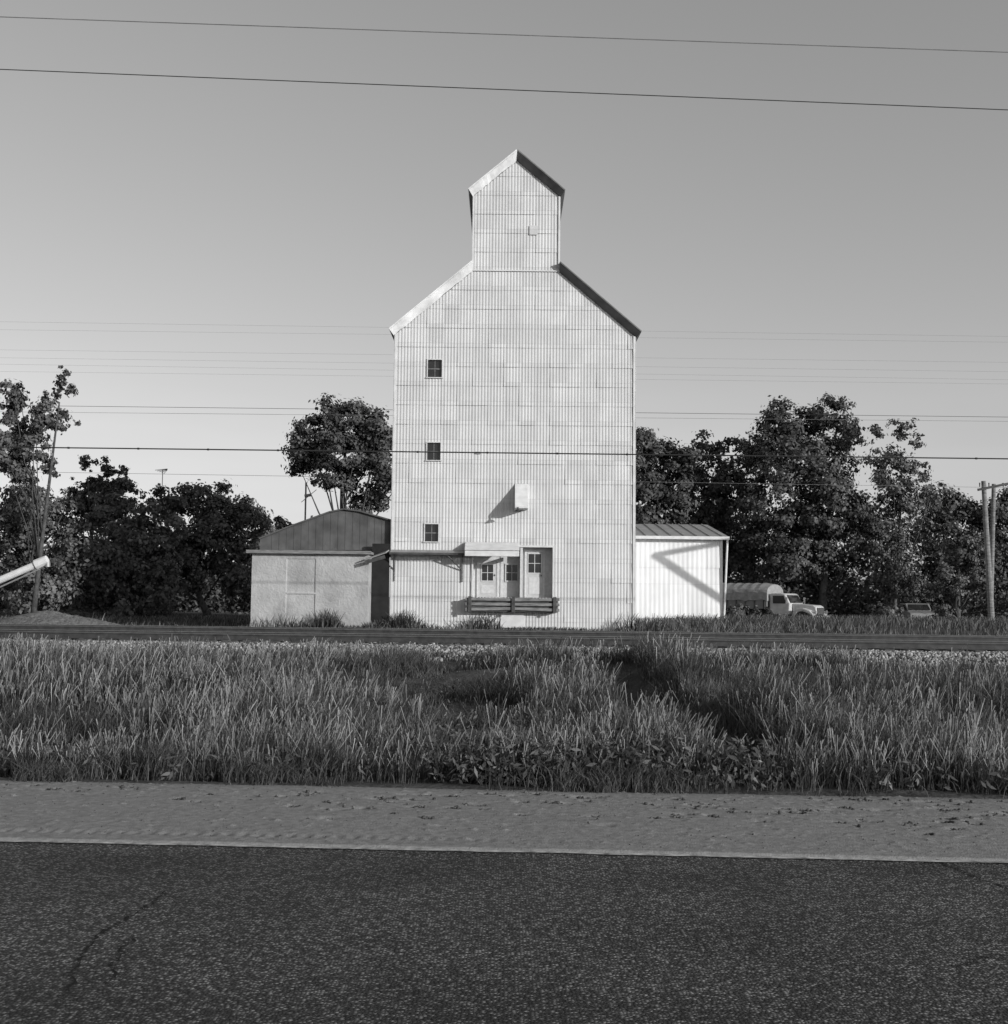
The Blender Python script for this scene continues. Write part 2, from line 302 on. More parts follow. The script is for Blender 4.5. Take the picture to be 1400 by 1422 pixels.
V_,F_=leaves(np.concatenate(C),np.concatenate(Nn),np.concatenate(S),.32); npmesh('broadleaf_weeds',V_,F_,[M_weed])
# ---------------------------------------------------------------- railway
def U2(x,u,z): return (x,u-UY*x,z)
RX=70
for u0 in (30.0,35.4):
    r=MB()
    for k in range(2):
        u=u0+1.435*k; z=.50
        def strip(ua,ub,za,zb,m):
            vs=[U2(-RX,ua,za),U2(RX,ua,za),U2(RX,ub,za),U2(-RX,ub,za),U2(-RX,ua,zb),U2(RX,ua,zb),U2(RX,ub,zb),U2(-RX,ub,zb)]
            r.add(vs,[(0,3,2,1),(4,5,6,7),(0,1,5,4),(1,2,6,5),(2,3,7,6),(3,0,4,7)],m)
        strip(u-.07,u+.07,z,z+.02,M_rail); strip(u-.012,u+.012,z+.02,z+.125,M_rail); strip(u-.036,u+.036,z+.125,z+.158,M_rail); strip(u-.030,u+.030,z+.158,z+.162,M_railtop)
    for i in range(int(2*RX/.54)):
        x=-RX+i*.54; s=random.uniform(-.05,.05)
        c=[U2(x-.11,u0-.55+s,0),U2(x+.11,u0-.55+s,0),U2(x+.11,u0+1.98+s,0),U2(x-.11,u0+1.98+s,0)]
        r.add([(a[0],a[1],.36) for a in c]+[(a[0],a[1],.497) for a in c],[(0,3,2,1),(4,5,6,7),(0,1,5,4),(1,2,6,5),(2,3,7,6),(3,0,4,7)],M_wooddk)
    r.build('railway_track')
n=40000; x=rng.uniform(-24,24,n); u=np.concatenate([26.6+rng.uniform(0,1,28000)**.8*3.2,30+rng.uniform(0,1,n-28000)*9.3]); s=rng.uniform(.025,.065,n)
rubble('track_ballast',x,u,hz(x,u-UY*x)+s*.3,s,.95,M_stone)
# ---------------------------------------------------------------- corrugated walls
def corr_wall(name,org,du,out,width,top,z0,mat_,openings=(),pitch=.132,amp=.0075,sheet=.83,parent=None,res=8,dent=.022):
    org=np.array(org,float); du=np.array(du,float); out=np.array(out,float)
    nx=int(width/pitch*res); us=np.linspace(0,width,nx+1); off=amp*np.sin(2*np.pi*us/pitch)
    zt=max(top(u) for u in us); rows=[z0]; z=z0+.6
    while z<zt: rows.append(z); z+=sheet
    rows.append(zt+.01); Vs=[];Fs=[]
    jit={}
    for i in range(nx):
        ua,ub=us[i],us[i+1]; um=(ua+ub)/2; col=int(um/.66)
        ta,tb=top(ua),top(ub)
        for j in range(len(rows)-1):
            za,zb=rows[j],rows[j+1]
            if za>=min(ta,tb)-1e-3: break
            jit.setdefault((col,j),rng.uniform(0,1)**2*dent); jo=jit[(col,j)]
            segs=[(za,zb)]
            for (o0,o1,p0,p1) in openings:
                if o0<um<o1:
                    ns=[]
                    for (a,b_) in segs:
                        if b_<=p0 or a>=p1: ns.append((a,b_)); continue
                        if a<p0: ns.append((a,p0))
                        if b_>p1: ns.append((p1,b_))
                    segs=ns
            for (a,b_) in segs:
                fa=(a-za)/(zb-za); fb=(b_-za)/(zb-za); ya=(.012+jo)*(1-fa); yb=(.012+jo)*(1-fb)
                bA=min(b_,ta); bB=min(b_,tb); k=len(Vs)
                Vs.append(org+du*ua+out*(off[i]+ya)+[0,0,a]); Vs.append(org+du*ub+out*(off[i+1]+ya)+[0,0,a])
                Vs.append(org+du*ub+out*(off[i+1]+yb)+[0,0,bB]); Vs.append(org+du*ua+out*(off[i]+yb)+[0,0,bA]); Fs.append((k,k+1,k+2,k+3))
    return npmesh(name,np.array(Vs),np.array(Fs),[mat_],parent=parent)
# ---------------------------------------------------------------- grain elevator
D=50.0; E=empty('grain_elevator')
xL=P(546,668,D).x; xR=P(881,670,D).x; zg=.05
pz=lambda px,py,d=D:P(px,py,d).z; pxx=lambda px,py,d=D:P(px,py,d).x
hL=pxx(657,330); hR=pxx(777,330); xc=(hL+hR)/2
zE=(pz(551,464)+pz(881,467))/2; zS=(pz(657,376)+pz(777,378))/2; zH=(pz(656,272)+pz(779,273))/2; zA=pz(716,223)
W=xR-xL; prof=[(0,zE),(hL-xL,zS),(hL-xL+.001,zH),(xc-xL,zA),(hR-xL-.001,zH),(hR-xL,zS),(W,zE)]
PX=[p[0] for p in prof]; PZ=[p[1] for p in prof]
top=lambda u: float(np.interp(u,PX,PZ))
ops=[]
def op(x0,y0,x1,y1): a=P(x0,y1,D); b_=P(x1,y0,D); return (a.x,b_.x,a.z,b_.z)
wins=[op(594,500,614,524),op(593,615,612,639),op(590,728,609,752)]
rec=op(657,760,768,829)
for o_ in wins+[rec]: ops.append((o_[0]-xL,o_[1]-xL,o_[2],o_[3]))
corr_wall('front_wall',(xL,D,0),(1,0,0),(0,-1,0),W,top,zg,M_white,ops,parent=E)
DB=12.0
corr_wall('side_wall',(xL,D+DB,0),(0,-1,0),(-1,0,0),DB,lambda u:zE,zg,M_side,parent=E,res=6)
corr_wall('side_wall',(xR,D,0),(0,1,0),(1,0,0),DB,lambda u:zE,zg,M_side,parent=E,res=6)
corr_wall('head_side_wall',(hL,D+DB,0),(0,-1,0),(-1,0,0),DB,lambda u:zH,zS-.1,M_side,parent=E,res=6)
corr_wall('head_side_wall',(hR,D,0),(0,1,0),(1,0,0),DB,lambda u:zH,zS-.1,M_side,parent=E,res=6)
corr_wall('rear_wall',(xR,D+DB,0),(-1,0,0),(0,1,0),W,lambda u:top(W-u),zg,M_white,parent=E,res=6)
R=MB(); FW=.32; FN=.25
yf,yb=D-FW,D+DB+.3
def roofpair(xa,za,xb,zb,ext,fm):
    s=1 if xb>xa else -1; dx,dz=xb-xa,zb-za; Ln=math.hypot(dx,dz); dx/=Ln; dz/=Ln
    nx_,nz_=-dz*s,dx*s
    ea=(xa-dx*ext,za-dz*ext); o0=(ea[0]+nx_*FN,ea[1]+nz_*FN); ub=(xb,o0[1]+dz/dx*(xb-o0[0]))
    n=14; jj=[random.uniform(-.02,.02) for _ in range(n+1)]
    for i in range(n):
        t0,t1=i/n,(i+1)/n
        w0=(ea[0]+(xb-ea[0])*t0,ea[1]+(zb-ea[1])*t0); w1=(ea[0]+(xb-ea[0])*t1,ea[1]+(zb-ea[1])*t1)
        v0=(o0[0]+(ub[0]-o0[0])*t0,o0[1]+(ub[1]-o0[1])*t0); v1=(o0[0]+(ub[0]-o0[0])*t1,o0[1]+(ub[1]-o0[1])*t1)
        R.add([(w0[0],D-.035,w0[1]+jj[i]),(w1[0],D-.035,w1[1]+jj[i+1]),(v1[0],yf+jj[i+1],v1[1]),(v0[0],yf+jj[i],v0[1])],[(0,1,2,3)],fm)
    a=(o0[0],yf-.02,o0[1]+.005);b_=(ub[0],yf-.02,ub[1]+.005);c=(ub[0],yb,ub[1]+.005);d=(o0[0],yb,o0[1]+.005)
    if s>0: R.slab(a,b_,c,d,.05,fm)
    else: R.slab(b_,a,d,c,.05,M_flare_shade)
    R.add([(xa,D,za),(xa,yb,za),(o0[0],yb,o0[1]),(o0[0],yf,o0[1]),(ea[0],D-.035,ea[1])],[(0,1,2,3,4)],M_roofdk)
roofpair(xL,zE,hL,zS,.10,M_flare); roofpair(xR,zE,hR,zS,.10,M_flare_shade)
roofpair(hL,zH,xc,zA,.04,M_flare); roofpair(hR,zH,xc,zA,.04,M_flare_shade)
R.build('roof',E)
T=MB()
for xx,s in ((xL,-1),(xR,1)):
    a,b_=sorted((xx-s*.06,xx+s*.030)); T.box(a,b_,D-.052,D-.040,zg,zE,M_trim)
    a,b_=sorted((xx+s*.042,xx+s*.055)); T.box(a,b_,D-.04,D+.08,zg,zE-.05,M_trim)
for xx,s in ((hL,-1),(hR,1)):
    a,b_=sorted((xx-s*.05,xx+s*.03)); T.box(a,b_,D-.052,D-.040,zS,zH,M_trim)
T.box(hL-.05,hR+.05,D-.055,D-.042,zS-.0,zS+.05,M_trim)
T.build('corner_trim',E)
for (a,b_,c,d) in wins:
    Wn=MB(); y0=D-.05; t=.04
    Wn.box(a-t,b_+t,y0,y0+.09,d,d+t,M_frame); Wn.box(a-t-.02,b_+t+.02,y0-.03,y0+.09,c-t,c,M_frame)
    Wn.box(a-t,a,y0,y0+.09,c,d,M_frame); Wn.box(b_,b_+t,y0,y0+.09,c,d,M_frame)
    xm=(a+b_)/2; zm=(c+d)/2; Wn.box(xm-.012,xm+.012,D+.05,D+.065,c,d,M_wood); Wn.box(a,b_,D+.045,D+.068,zm-.018,zm+.018,M_wood)
    Wn.box(a-.02,b_+.02,D+.07,D+.08,c-.02,d+.02,M_glass); Wn.box(a-.02,a,D+.03,D+.07,c,d,M_wood); Wn.box(b_,b_+.02,D+.03,D+.07,c,d,M_wood)
    Wn.build('window',E)
a,b_,c,d=rec; Dr=D+.45; rc=MB()
rc.box(a,b_,Dr,Dr+.05,c,d,M_frame); rc.box(a-.05,a,D,Dr+.05,c,d,M_frame); rc.box(b_,b_+.05,D,Dr+.05,c,d,M_frame); rc.box(a-.05,b_+.05,D,Dr+.05,d,d+.05,M_frame); rc.box(a-.05,b_+.05,D-.02,Dr+.05,c-.05,c,M_wood)
for xx in (a-.07,b_-.01): rc.box(xx,xx+.06,D-.065,D-.03,c,d,M_trim)
rc.box(a-.07,b_+.07,D-.07,D-.03,d-.01,d+.07,M_trim)
rc.build('doorway_recess',E)
def door(x0,x1,z0,z1,wx0,wx1,wz0,wz1,name='door'):
    m=MB(); y=Dr-.05
    m.box(x0,x1,y,y+.045,z0,z1,M_door)
    for q in (x0-.07,x1): m.box(q,q+.07,y-.02,y+.045,z0,z1+.07,M_frame)
    m.box(x0,x1,y-.02,y+.045,z1,z1+.07,M_frame)
    m.box(wx0,wx1,y-.012,y-.004,wz0,wz1,M_glass)
    t=.035
    m.box(wx0-t,wx1+t,y-.025,y-.001,wz1,wz1+t,M_frame);m.box(wx0-t,wx1+t,y-.025,y-.001,wz0-t,wz0,M_frame);m.box(wx0-t,wx0,y-.025,y-.001,wz0,wz1,M_frame);m.box(wx1,wx1+t,y-.025,y-.001,wz0,wz1,M_frame)
    xm=(wx0+wx1)/2; m.box(xm-.012,xm+.012,y-.022,y-.013,wz0,wz1,M_frame)
    zm=(wz0+wz1)/2; m.box(wx0,wx1,y-.024,y-.014,zm-.012,zm+.012,M_frame)
    m.box(x0+.12,x1-.12,y-.012,y-.001,z0+.15,wz0-.2,M_frame)
    m.box(x1-.1,x1-.06,y-.06,y-.001,z0+.9,z0+.96,M_rail)
    m.build(name,E)
q=lambda x0,y0,x1,y1:op(x0,y0,x1,y1)
A=q(664,778,690,829);Wd=q(669,784,685,806); door(A[0],A[1],c,A[3],Wd[0],Wd[1],Wd[2],Wd[3])
A=q(731,766,755,829);Wd=q(733,769,752,795); door(A[0],A[1],c,A[3],Wd[0]+.03,Wd[1],Wd[2],Wd[3])
A=q(703,784,719,806); m=MB(); m.box(A[0],A[1],Dr-.03,Dr-.02,A[2],A[3],M_glass)
for (s0,s1_,s2_,s3) in ((A[0]-.05,A[1]+.05,A[3],A[3]+.05),(A[0]-.05,A[1]+.05,A[2]-.05,A[2]),(A[0]-.05,A[0],A[2],A[3]),(A[1],A[1]+.05,A[2],A[3]),((A[0]+A[1])/2-.012,(A[0]+A[1])/2+.012,A[2],A[3]),(A[0],A[1],(A[2]+A[3])/2-.012,(A[2]+A[3])/2+.012)):
    m.box(s0,s1_,Dr-.045 if s3-s2_>.03 else Dr-.04,Dr-.004,s2_,s3,M_frame)
m.build('window',E)
m=MB(); xx=pxx(724,790); m.box(xx-.05,xx+.06,D-.01,Dr-.002,c,d,M_frame); xx=pxx(696,790); m.box(xx-.03,xx+.03,Dr-.03,Dr-.002,c,d,M_frame); m.build('door_post',E)
m=MB(); a0=pxx(650,840); a1=pxx(774,840); zt=c-.03; dd=.45
m.box(a0,a1,D-dd,D-.05,zt-.10,zt,M_wood)
for i in range(3):
    z=zt-.10-.20*i; 
    for j in range(2):
        xa=a0-.1+(a1-a0+.2)*j/2; xb=a0-.1+(a1-a0+.2)*(j+1)/2-.03; t1=random.uniform(-.03,.03)
        m.beam((xa,D-dd-.05,z+.04+t1),(xb,D-dd-.05,z+.04-t1),.05,.12,M_wood)
for k in (a0+.02,(a0+a1)/2-.05,a1-.2): 
    m.box(k,k+.14,D-dd-.13,D-dd-.08,zt-.60,zt+.06,M_wooddk)
m.box(a0,a1,D-dd+.02,D-.06,zt-.58,zt-.11,M_wooddk)
m.build('loading_dock',E,bevel=.008)
m=MB(); xa=pxx(546,768); xb=pxx(645,768); zc=pz(600,768)
m.slab((xa-.1,D-.6,zc-.04),(xb,D-.6,zc-.04),(xb,D-.06,zc+.09),(xa-.1,D-.06,zc+.09),.035,M_roofm)
m.beam((xa-.1,D-.62,zc-.05),(xb,D-.62,zc-.05),.03,.09,M_wooddk)
for xx in (xa+.05,xb-.1): m.beam((xx-.6*(xx>xa+1),D-.55,zc-.10),(xx,D-.07,zc-.70),.045,.045,M_wooddk); m.box(xx,xx+.05,D-.09,D-.045,zc-1.2,zc-.05,M_wood)
m.build('canopy',E)
m=MB(); xa=pxx(646,765); xb=pxx(721,765); z1=pz(690,757); z0=pz(690,771)
m.slab((xa,D-.9,z0+.16),(xb,D-.9,z0+.16),(xb,D-.07,z1+.08),(xa,D-.07,z1+.08),.04,M_trim)
m.box(xa+.01,xb-.01,D-.89,D-.85,z0-.08,z0+.15,M_trim); m.box(xa+.01,xa+.05,D-.845,D-.08,z0-.04,z0+.14,M_trim); m.box(xb-.05,xb-.01,D-.845,D-.08,z0-.04,z0+.14,M_trim)
m.build('door_canopy',E,bevel=.02)
m=MB(); xa=pxx(715,690); xb=pxx(733,690); z1=pz(724,672); z0=pz(724,708)
m.add([(xa,D-.02,z1),(xb,D-.02,z1),(xb,D-.95,z0+.1),(xa,D-.95,z0+.1),(xa,D-.02,z0),(xb,D-.02,z0),(xb,D-.95,z0),(xa,D-.95,z0)],[(0,3,2,1),(4,5,6,7),(3,7,6,2),(0,4,7,3),(1,2,6,5)],M_trim)
m.build('vent_hood',E,bevel=.01)
m=MB(); lx=pxx(719,712); lz=pz(719,712)
m.tube([(lx,D-1.0,lz+.16),(lx,D-1.0,lz+.05)],[.03,.03],M_rail,n=10); m.tube([(lx,D-1.0,lz+.07),(lx,D-1.0,lz-.03)],[.05,.15],M_rail,n=14); m.tube([(lx,D-.9,lz+.14),(lx,D-1.02,lz+.14)],.02,M_rail,n=8)
m.build('wall_lamp',E)
m=MB(); A=q(695,851,728,872); m.box(A[0],A[1],D-.07,D-.045,A[2],A[3],M_trim); m.build('access_panel',E)
m=MB()
for (px_,py_,w_,h_) in ((741,320,.35,.4),(664,629,.22,.1)):
    p_=P(px_,py_,D); m.box(p_.x-w_/2,p_.x+w_/2,D-.055,D-.043,p_.z-h_/2,p_.z+h_/2,M_roofm if w_<.25 else M_white)
m.build('patch_sheets',E)
# ---------------------------------------------------------------- left shed
S=empty('stucco_shed'); Ds=48.6
sa=pxx(349,820,Ds); sb=pxx(511,820,Ds); zt=(pz(349,768,Ds)+pz(511,770,Ds))/2
nx,nz=200,130; xs=np.linspace(sa,sb,nx); zs=np.linspace(.05,zt,nz); X,Zz=np.meshgrid(xs,zs)
Yw=Ds-.008*sn(X*1.3,Zz*1.3,1.6)-.0035*rng.standard_normal(X.shape)
dx0,dx1=pxx(398,800,Ds),pxx(438,800,Ds); dz0,dz1=pz(418,857,Ds),pz(418,776,Ds); dzm=pz(418,824,Ds)
box_=((X>dx0)&(X<dx1)&(Zz>dz0)&(Zz<dz1)); Yw=Yw+.035*box_; Yw=Yw-.05*((np.abs(Zz-dzm)<.035)&box_)
npmesh('front_wall',np.stack([X,Yw,Zz],-1),gridf(nz,nx),[M_stucco],parent=S,smooth=True)
m=MB(); m.box(sa+.002,sb-.002,Ds+.1,Ds+9,.05,zt-.02,M_stucco); m.box(sa,sa+.1,Ds+.0,Ds+.1,.05,zt,M_stucco); m.box(sb-.1,sb,Ds,Ds+.1,.05,zt,M_stucco); m.build('wall_body',S)
m=MB(); ra=pxx(344,765,Ds); rb=pxx(516,768,Ds)
m.box(ra,rb,Ds-.22,Ds+.9,zt,zt+.10,M_roofm); m.box(ra-.02,rb+.02,Ds-.25,Ds-.222,zt-.01,zt+.13,M_wood)
m.build('eave',S,bevel=.01)
Du=Ds+1.6; pts=[(361,764),(361,749),(398,734),(436,720),(458,712),(478,708),(500,711),(545,724),(575,740),(575,764)]
pr=[(P(a_,b2,Du).x,P(a_,b2,Du).z) for a_,b2 in pts]
m=MB(); m.prism(pr,Du,Du+9,M_roofdk)
for i in range(1,8):
    a_,b2=pr[i],pr[i+1]; m.slab((a_[0],Du-.12,a_[1]+.003),(b2[0],Du-.12,b2[1]+.003),(b2[0],Du+9.2,b2[1]+.003),(a_[0],Du+9.2,a_[1]+.003),.06,M_roofdk)
for xx in np.arange(pr[0][0]+.5,pr[-1][0],.31):
    zt2=float(np.interp(xx,[p_[0] for p_ in pr[1:-1]],[p_[1] for p_ in pr[1:-1]])); m.box(xx-.012,xx+.012,Du-.012,Du-.001,pr[0][1],zt2-.02,M_roofdk)
m.build('upper_gable_roof',S)
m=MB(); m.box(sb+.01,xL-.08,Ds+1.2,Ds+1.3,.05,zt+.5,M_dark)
e0=P(503,774,Ds); e1=P(545,768,Ds-.3); m.slab((sb-.12,Ds-.35,e0.z-.14),(xL-.07,Ds-.45,e1.z-.02),(xL-.07,Ds+1.0,e1.z+.14),(sb-.12,Ds+1.0,e0.z-.02),.05,M_roofm)
m.beam((sb-.1,Ds-.38,e0.z-.22),(xL-.1,Ds-.48,e1.z-.16),.05,.14,M_wooddk)
m.build('passage_hood',S)
m=MB(); a_=P(424,715,56); m.tube([(a_.x,56,3),(a_.x,56,P(424,670,56).z)],.04,M_wood); m.tube([(a_.x-.05,56,a_.z+.9),(a_.x+.25,56,a_.z+.95)],.07,M_roofm); m.tube([(a_.x-.2,56,a_.z+.6),(a_.x+.5,56,a_.z+1.2)],.015,M_roofm); m.build('vent_mast',S)
# ---------------------------------------------------------------- right annex
X_=empty('metal_storage_shed'); Da=58.0
aa=pxx(870,800,Da); ab=pxx(1003,800,Da); ze=(pz(882,744,Da)+pz(1003,750,Da))/2
corr_wall('front_wall',(aa,Da,0),(1,0,0),(0,-1,0),ab-aa,lambda u:ze,.2,M_annex,pitch=.23,amp=.006,sheet=2.4,parent=X_)
m=MB(); m.box(aa,ab-.01,Da+.05,Da+9,.2,ze-.02,M_annex); zr=pz(990,732,Da+7)
oh_=.35; m.slab((aa,Da-oh_,ze-.02),(ab+.3,Da-oh_,ze-.02),(ab+.3,Da+6,zr),(aa,Da+6,zr),.07,M_roofm)
m.slab((aa,Da+6,zr),(ab+.3,Da+6,zr),(ab+.3,Da+12,ze),(aa,Da+12,ze),.07,M_roofm)
for xx in np.arange(aa+.3,ab+.3,.62): m.slab((xx,Da-oh_,ze+.055),(xx+.04,Da-oh_,ze+.055),(xx+.04,Da+6,zr+.075),(xx,Da+6,zr+.075),.04,M_roofm)
m.box(aa,ab+.3,Da-oh_-.03,Da-oh_-.002,ze-.08,ze+.07,M_trim)
m.build('roof',X_)
m=MB(); m.tube([(ab+.22,Da-.25,ze-.05),(ab+.05,Da-.08,.3)],.05,M_trim); m.box(ab-.1,ab+.02,Da-.03,Da-.012,.2,ze,M_trim); m.box(aa,ab,Da-.05,Da-.02,.2,.75,M_stucco); m.build('downspout',X_)
AU=empty('shadow_tubes'); m=MB()  # unseen tubes added out of frame to cast the V shadow on the annex
def lift(px,py,t): return P(px,py,Da)+SUN*t
p1=lift(909,771,17.5); p2=lift(1006,836,15.2); d=(p2-p1); m.tube([p1-d*.02,p2+d*.5],.15,M_wpaint,n=12)
p3=lift(1004,754,16.5); m.tube([p1,p3+(p3-p1)*.5],.13,M_gpaint,n=10)
e=p2+d*.5; m.tube([(e.x,e.y,e.z),(e.x,e.y,.3)],.08,M_gpaint,n=8); e3=p3+(p3-p1)*.5; m.tube([(e3.x,e3.y,e3.z),(e3.x+.3,e3.y,.2)],.08,M_gpaint,n=8)
for yy in (-.9,.9): m.tube([(e.x-.0,e.y+yy-.1,.6),(e.x,e.y+yy+.1,.6)],.38,M_tyre,n=18)
m.tube([(e.x,e.y-.9,.6),(e.x,e.y+.9,.6)],.05,M_gpaint)
m.build('shadow_tube_frame',AU)
AU=empty('shadow_tubes'); m=MB(); t1=P(62,779,44); t0=P(20,797,44); d=(t0-t1).normalized(); Ln=(t1.z-.6)/(-d.z); b0=t1+d*Ln
m.tube([t1,b0],.13,M_trim,n=14); m.tube([t1+Vector((.10,0,.05)),t1+d*.35],[.17,.19],M_trim,n=10); m.tube([t1+Vector((.1,0,.0)),t1+Vector((.12,0,-.22))],.10,M_gpaint,n=10)
m.tube([t1+d*.2+Vector((0,0,-.22)),t1+d*3+Vector((0,0,-.30))],.03,M_gpaint)
mid=t1+d*Ln*.45
for yy in (-.8,.8): m.tube([mid,(mid.x-.5,mid.y+yy,.7)],.05,M_gpaint); m.tube([(mid.x-.5,mid.y+yy-.1,.65),(mid.x-.5,mid.y+yy+.1,.65)],.36,M_tyre,n=18)
m.tube([b0,b0+Vector((-.1,0,-.3))],[.3,.35],M_gpaint,n=10)
m.build('auger_body',AU)
n=70; g=np.linspace(-1,1,n); X,Y=np.meshgrid(g,g); r=np.sqrt(X**2+Y**2); hp=P(62,848,46)
Z=np.clip(1-r,0,1)**.8*(hp.z-.15)+.05*sn(X*3,Y*3,1.5)*np.clip(1-r,0,1)+.02*rng.standard_normal(X.shape)*(r<1)
npmesh('gravel_heap',np.stack([hp.x+X*3.4,47+Y*2.6,.15+Z-.03*(r>=1)],-1),gridf(n,n),[M_heap],smooth=True)
# ---------------------------------------------------------------- trees
def tree(name,Dp,blobs,base,nleaf=9000,leaf=.26,seed=0,mt=None,clump=.75,dens=1.0,trunk=.22,lean=None,limbs=14,hollow=.35,full=1.8):
    r=np.random.default_rng(seed+100); mt=mt or M_leaf; E_=empty(name); sc=Dp/F; nleaf=int(nleaf*full)
    cen=[];rad=[]
    for (px,py,rx,ry) in blobs:
        p_=P(px,py,Dp); cen.append(np.array(p_)+[0,r.uniform(-.8,.8),0]); rad.append(np.array([rx*sc,(rx*.6+ry*.4)*sc,ry*sc]))
    area=np.array([q_[0]*q_[2] for q_ in rad]); K=np.maximum(8,(area*4.6*dens/clump**2)).astype(int)
    cc=[];out=[];cs=[]
    for i,k in enumerate(K):
        v=r.normal(size=(k,3)); v/=np.linalg.norm(v,axis=1)[:,None]; q_=r.uniform(hollow*.5,1.0,k)**.5
        q_*=1+.14*np.sin(v[:,0]*5+seed)+.13*r.standard_normal(k)
        cc.append(cen[i]+v*rad[i]*q_[:,None]*.95); out.append(v); cs.append(clump*r.uniform(.3,1.1,k)*min(1,.35+rad[i].min()/2.2))
    cc=np.concatenate(cc); out=np.concatenate(out); cs=np.concatenate(cs)
    w=cs**2; idx=r.choice(len(cc),nleaf,p=w/w.sum()); off=r.normal(size=(nleaf,3))*.52; off[:,2]*=.7
    c_=cc[idx]+off*cs[idx][:,None]; nrm=out[idx]*.9+off*1.2+r.normal(0,.5,(nleaf,3))+[0,0,.3]
    c_[:,2]=np.maximum(c_[:,2],.3+r.uniform(0,.4,nleaf))
    V_,F_=leaves(c_,nrm,leaf*1.1*r.uniform(.5,1.35,nleaf),.66); npmesh('foliage',V_,F_,[mt],parent=E_)
    m=MB(); bp_=P(base[0],base[1],Dp); bx=bp_.x; top_=cen[int(np.argmax([q_[2] for q_ in cen]))]; low=np.array([bx,Dp,.1])
    mid_=np.array(lean) if lean is not None else (low+top_)/2+r.normal(0,.2,3)*[1,1,0]
    pts=[low]+[low*(1-t)**2+2*mid_*t*(1-t)+top_*t*t for t in np.linspace(.12,.88,8)]
    m.tube(pts,[trunk*1.35]+[trunk*(1-.9*t)+.015 for t in np.linspace(.12,.92,8)],M_bark,n=9)
    hi=np.argsort(-cs)[:max(limbs*3,1)]; sel=r.choice(hi,min(limbs,len(hi)),replace=False)
    for j in sel:
        e_=cc[j]; t=r.uniform(.25,.8); zz=low[2]+(e_[2]-low[2])*t*.8; k=min(range(len(pts)),key=lambda q2:abs(pts[q2][2]-zz)); s_=np.array(pts[k])
        mm=(s_+e_)/2+np.array([0,0,-.25])+r.normal(0,.2,3); rr=trunk*.33
        m.tube([s_,mm,e_],[rr,rr*.6,.015],M_bark,n=6)
    m.build('trunk',E_,smooth=True)
_t=tree
_t('tree',62,[(82,540,14,26),(64,575,24,28),(86,585,20,22),(42,618,28,28),(20,565,22,36),(5,610,28,60),(62,640,22,22),(90,518,5,12),(20,650,30,30)],(45,860),nleaf=5600,leaf=.2,seed=1,mt=M_leaf2,clump=.5,trunk=.13,hollow=.2)
_t('tree',66,[(60,715,50,46),(20,740,50,70),(110,770,55,50),(60,820,60,40),(25,690,36,30)],(60,860),nleaf=10500,leaf=.22,seed=2,mt=M_leaf2,clump=.6)
_t('spruce_tree',78,[(124,643,12,18),(150,650,9,14),(172,655,10,12),(140,670,40,20),(110,678,22,16),(178,680,18,18),(140,710,50,34),(105,700,24,20)],(140,860),nleaf=7500,leaf=.2,seed=3,clump=.45,trunk=.2)
_t('tree',70,[(165,740,50,45),(200,770,50,50),(150,800,60,55),(215,820,45,45),(205,715,28,24),(235,735,24,30)],(180,860),nleaf=11000,leaf=.22,seed=4,mt=M_leaf2,clump=.6)
_t('tree',80,[(280,692,34,30),(320,710,40,28),(245,700,30,28),(300,750,62,50),(345,722,26,22),(250,780,44,60),(330,790,44,50),(215,690,22,18)],(290,860),nleaf=14000,leaf=.24,seed=5,clump=.7)
_t('tree',90,[(388,728,22,14),(375,748,28,24),(400,740,14,12)],(385,860),nleaf=2600,leaf=.25,seed=6,mt=M_leaf2,clump=.5)
_t('tree',86,[(487,585,36,28),(448,592,34,28),(520,610,34,34),(425,635,30,26),(480,630,56,40),(535,650,28,40),(465,668,38,22),(515,690,34,24),(415,610,14,16),(500,720,30,20)],(505,860),nleaf=17000,leaf=.24,seed=7,clump=.72,trunk=.3,lean=P(455,715,86))
_t('tree',84,[(895,612,26,26),(915,640,30,30),(890,670,40,50),(940,680,38,46),(900,720,50,36),(955,640,18,20)],(910,860),nleaf=11000,leaf=.25,seed=8,clump=.7)
_t('tree',88,[(978,622,26,20),(1015,618,30,18),(960,655,30,34),(1000,680,56,56),(970,740,54,56),(1030,770,50,64),(1045,640,24,26)],(1000,860),nleaf=15000,leaf=.25,seed=9,clump=.7)
_t('tree',82,[(1100,590,44,34),(1152,578,36,28),(1070,622,34,34),(1125,640,68,52),(1182,605,20,34),(1080,700,60,58),(1150,710,66,66),(1115,780,76,56),(1070,585,12,12),(1165,556,20,10)],(1140,860),nleaf=26000,leaf=.23,seed=10,clump=.72,trunk=.3)
_t('tree',80,[(1215,605,16,18),(1250,598,20,18),(1275,612,11,16),(1240,640,36,30),(1280,652,14,14),(1245,690,44,36),(1225,750,48,56),(1250,800,44,40)],(1240,860),nleaf=8500,leaf=.2,seed=11,mt=M_leaf2,clump=.5,trunk=.13,hollow=.1)
_t('tree',84,[(1300,700,26,28),(1340,703,36,26),(1380,713,40,38),(1310,760,54,64),(1360,780,54,64),(1400,770,40,80),(1290,820,54,40)],(1330,860),nleaf=16000,leaf=.24,seed=12,clump=.65)
_t('tree',76,[(1330,770,26,30),(1310,810,30,25),(1350,800,22,30)],(1330,860),nleaf=4000,leaf=.18,seed=13,mt=M_leaf2,clump=.45)
_t('shrub',69,[(1045,850,34,12),(1015,852,16,12),(1075,856,16,8)],(1045,862),nleaf=2600,leaf=.13,seed=14,mt=M_leaf2,clump=.3,trunk=.03,limbs=6)
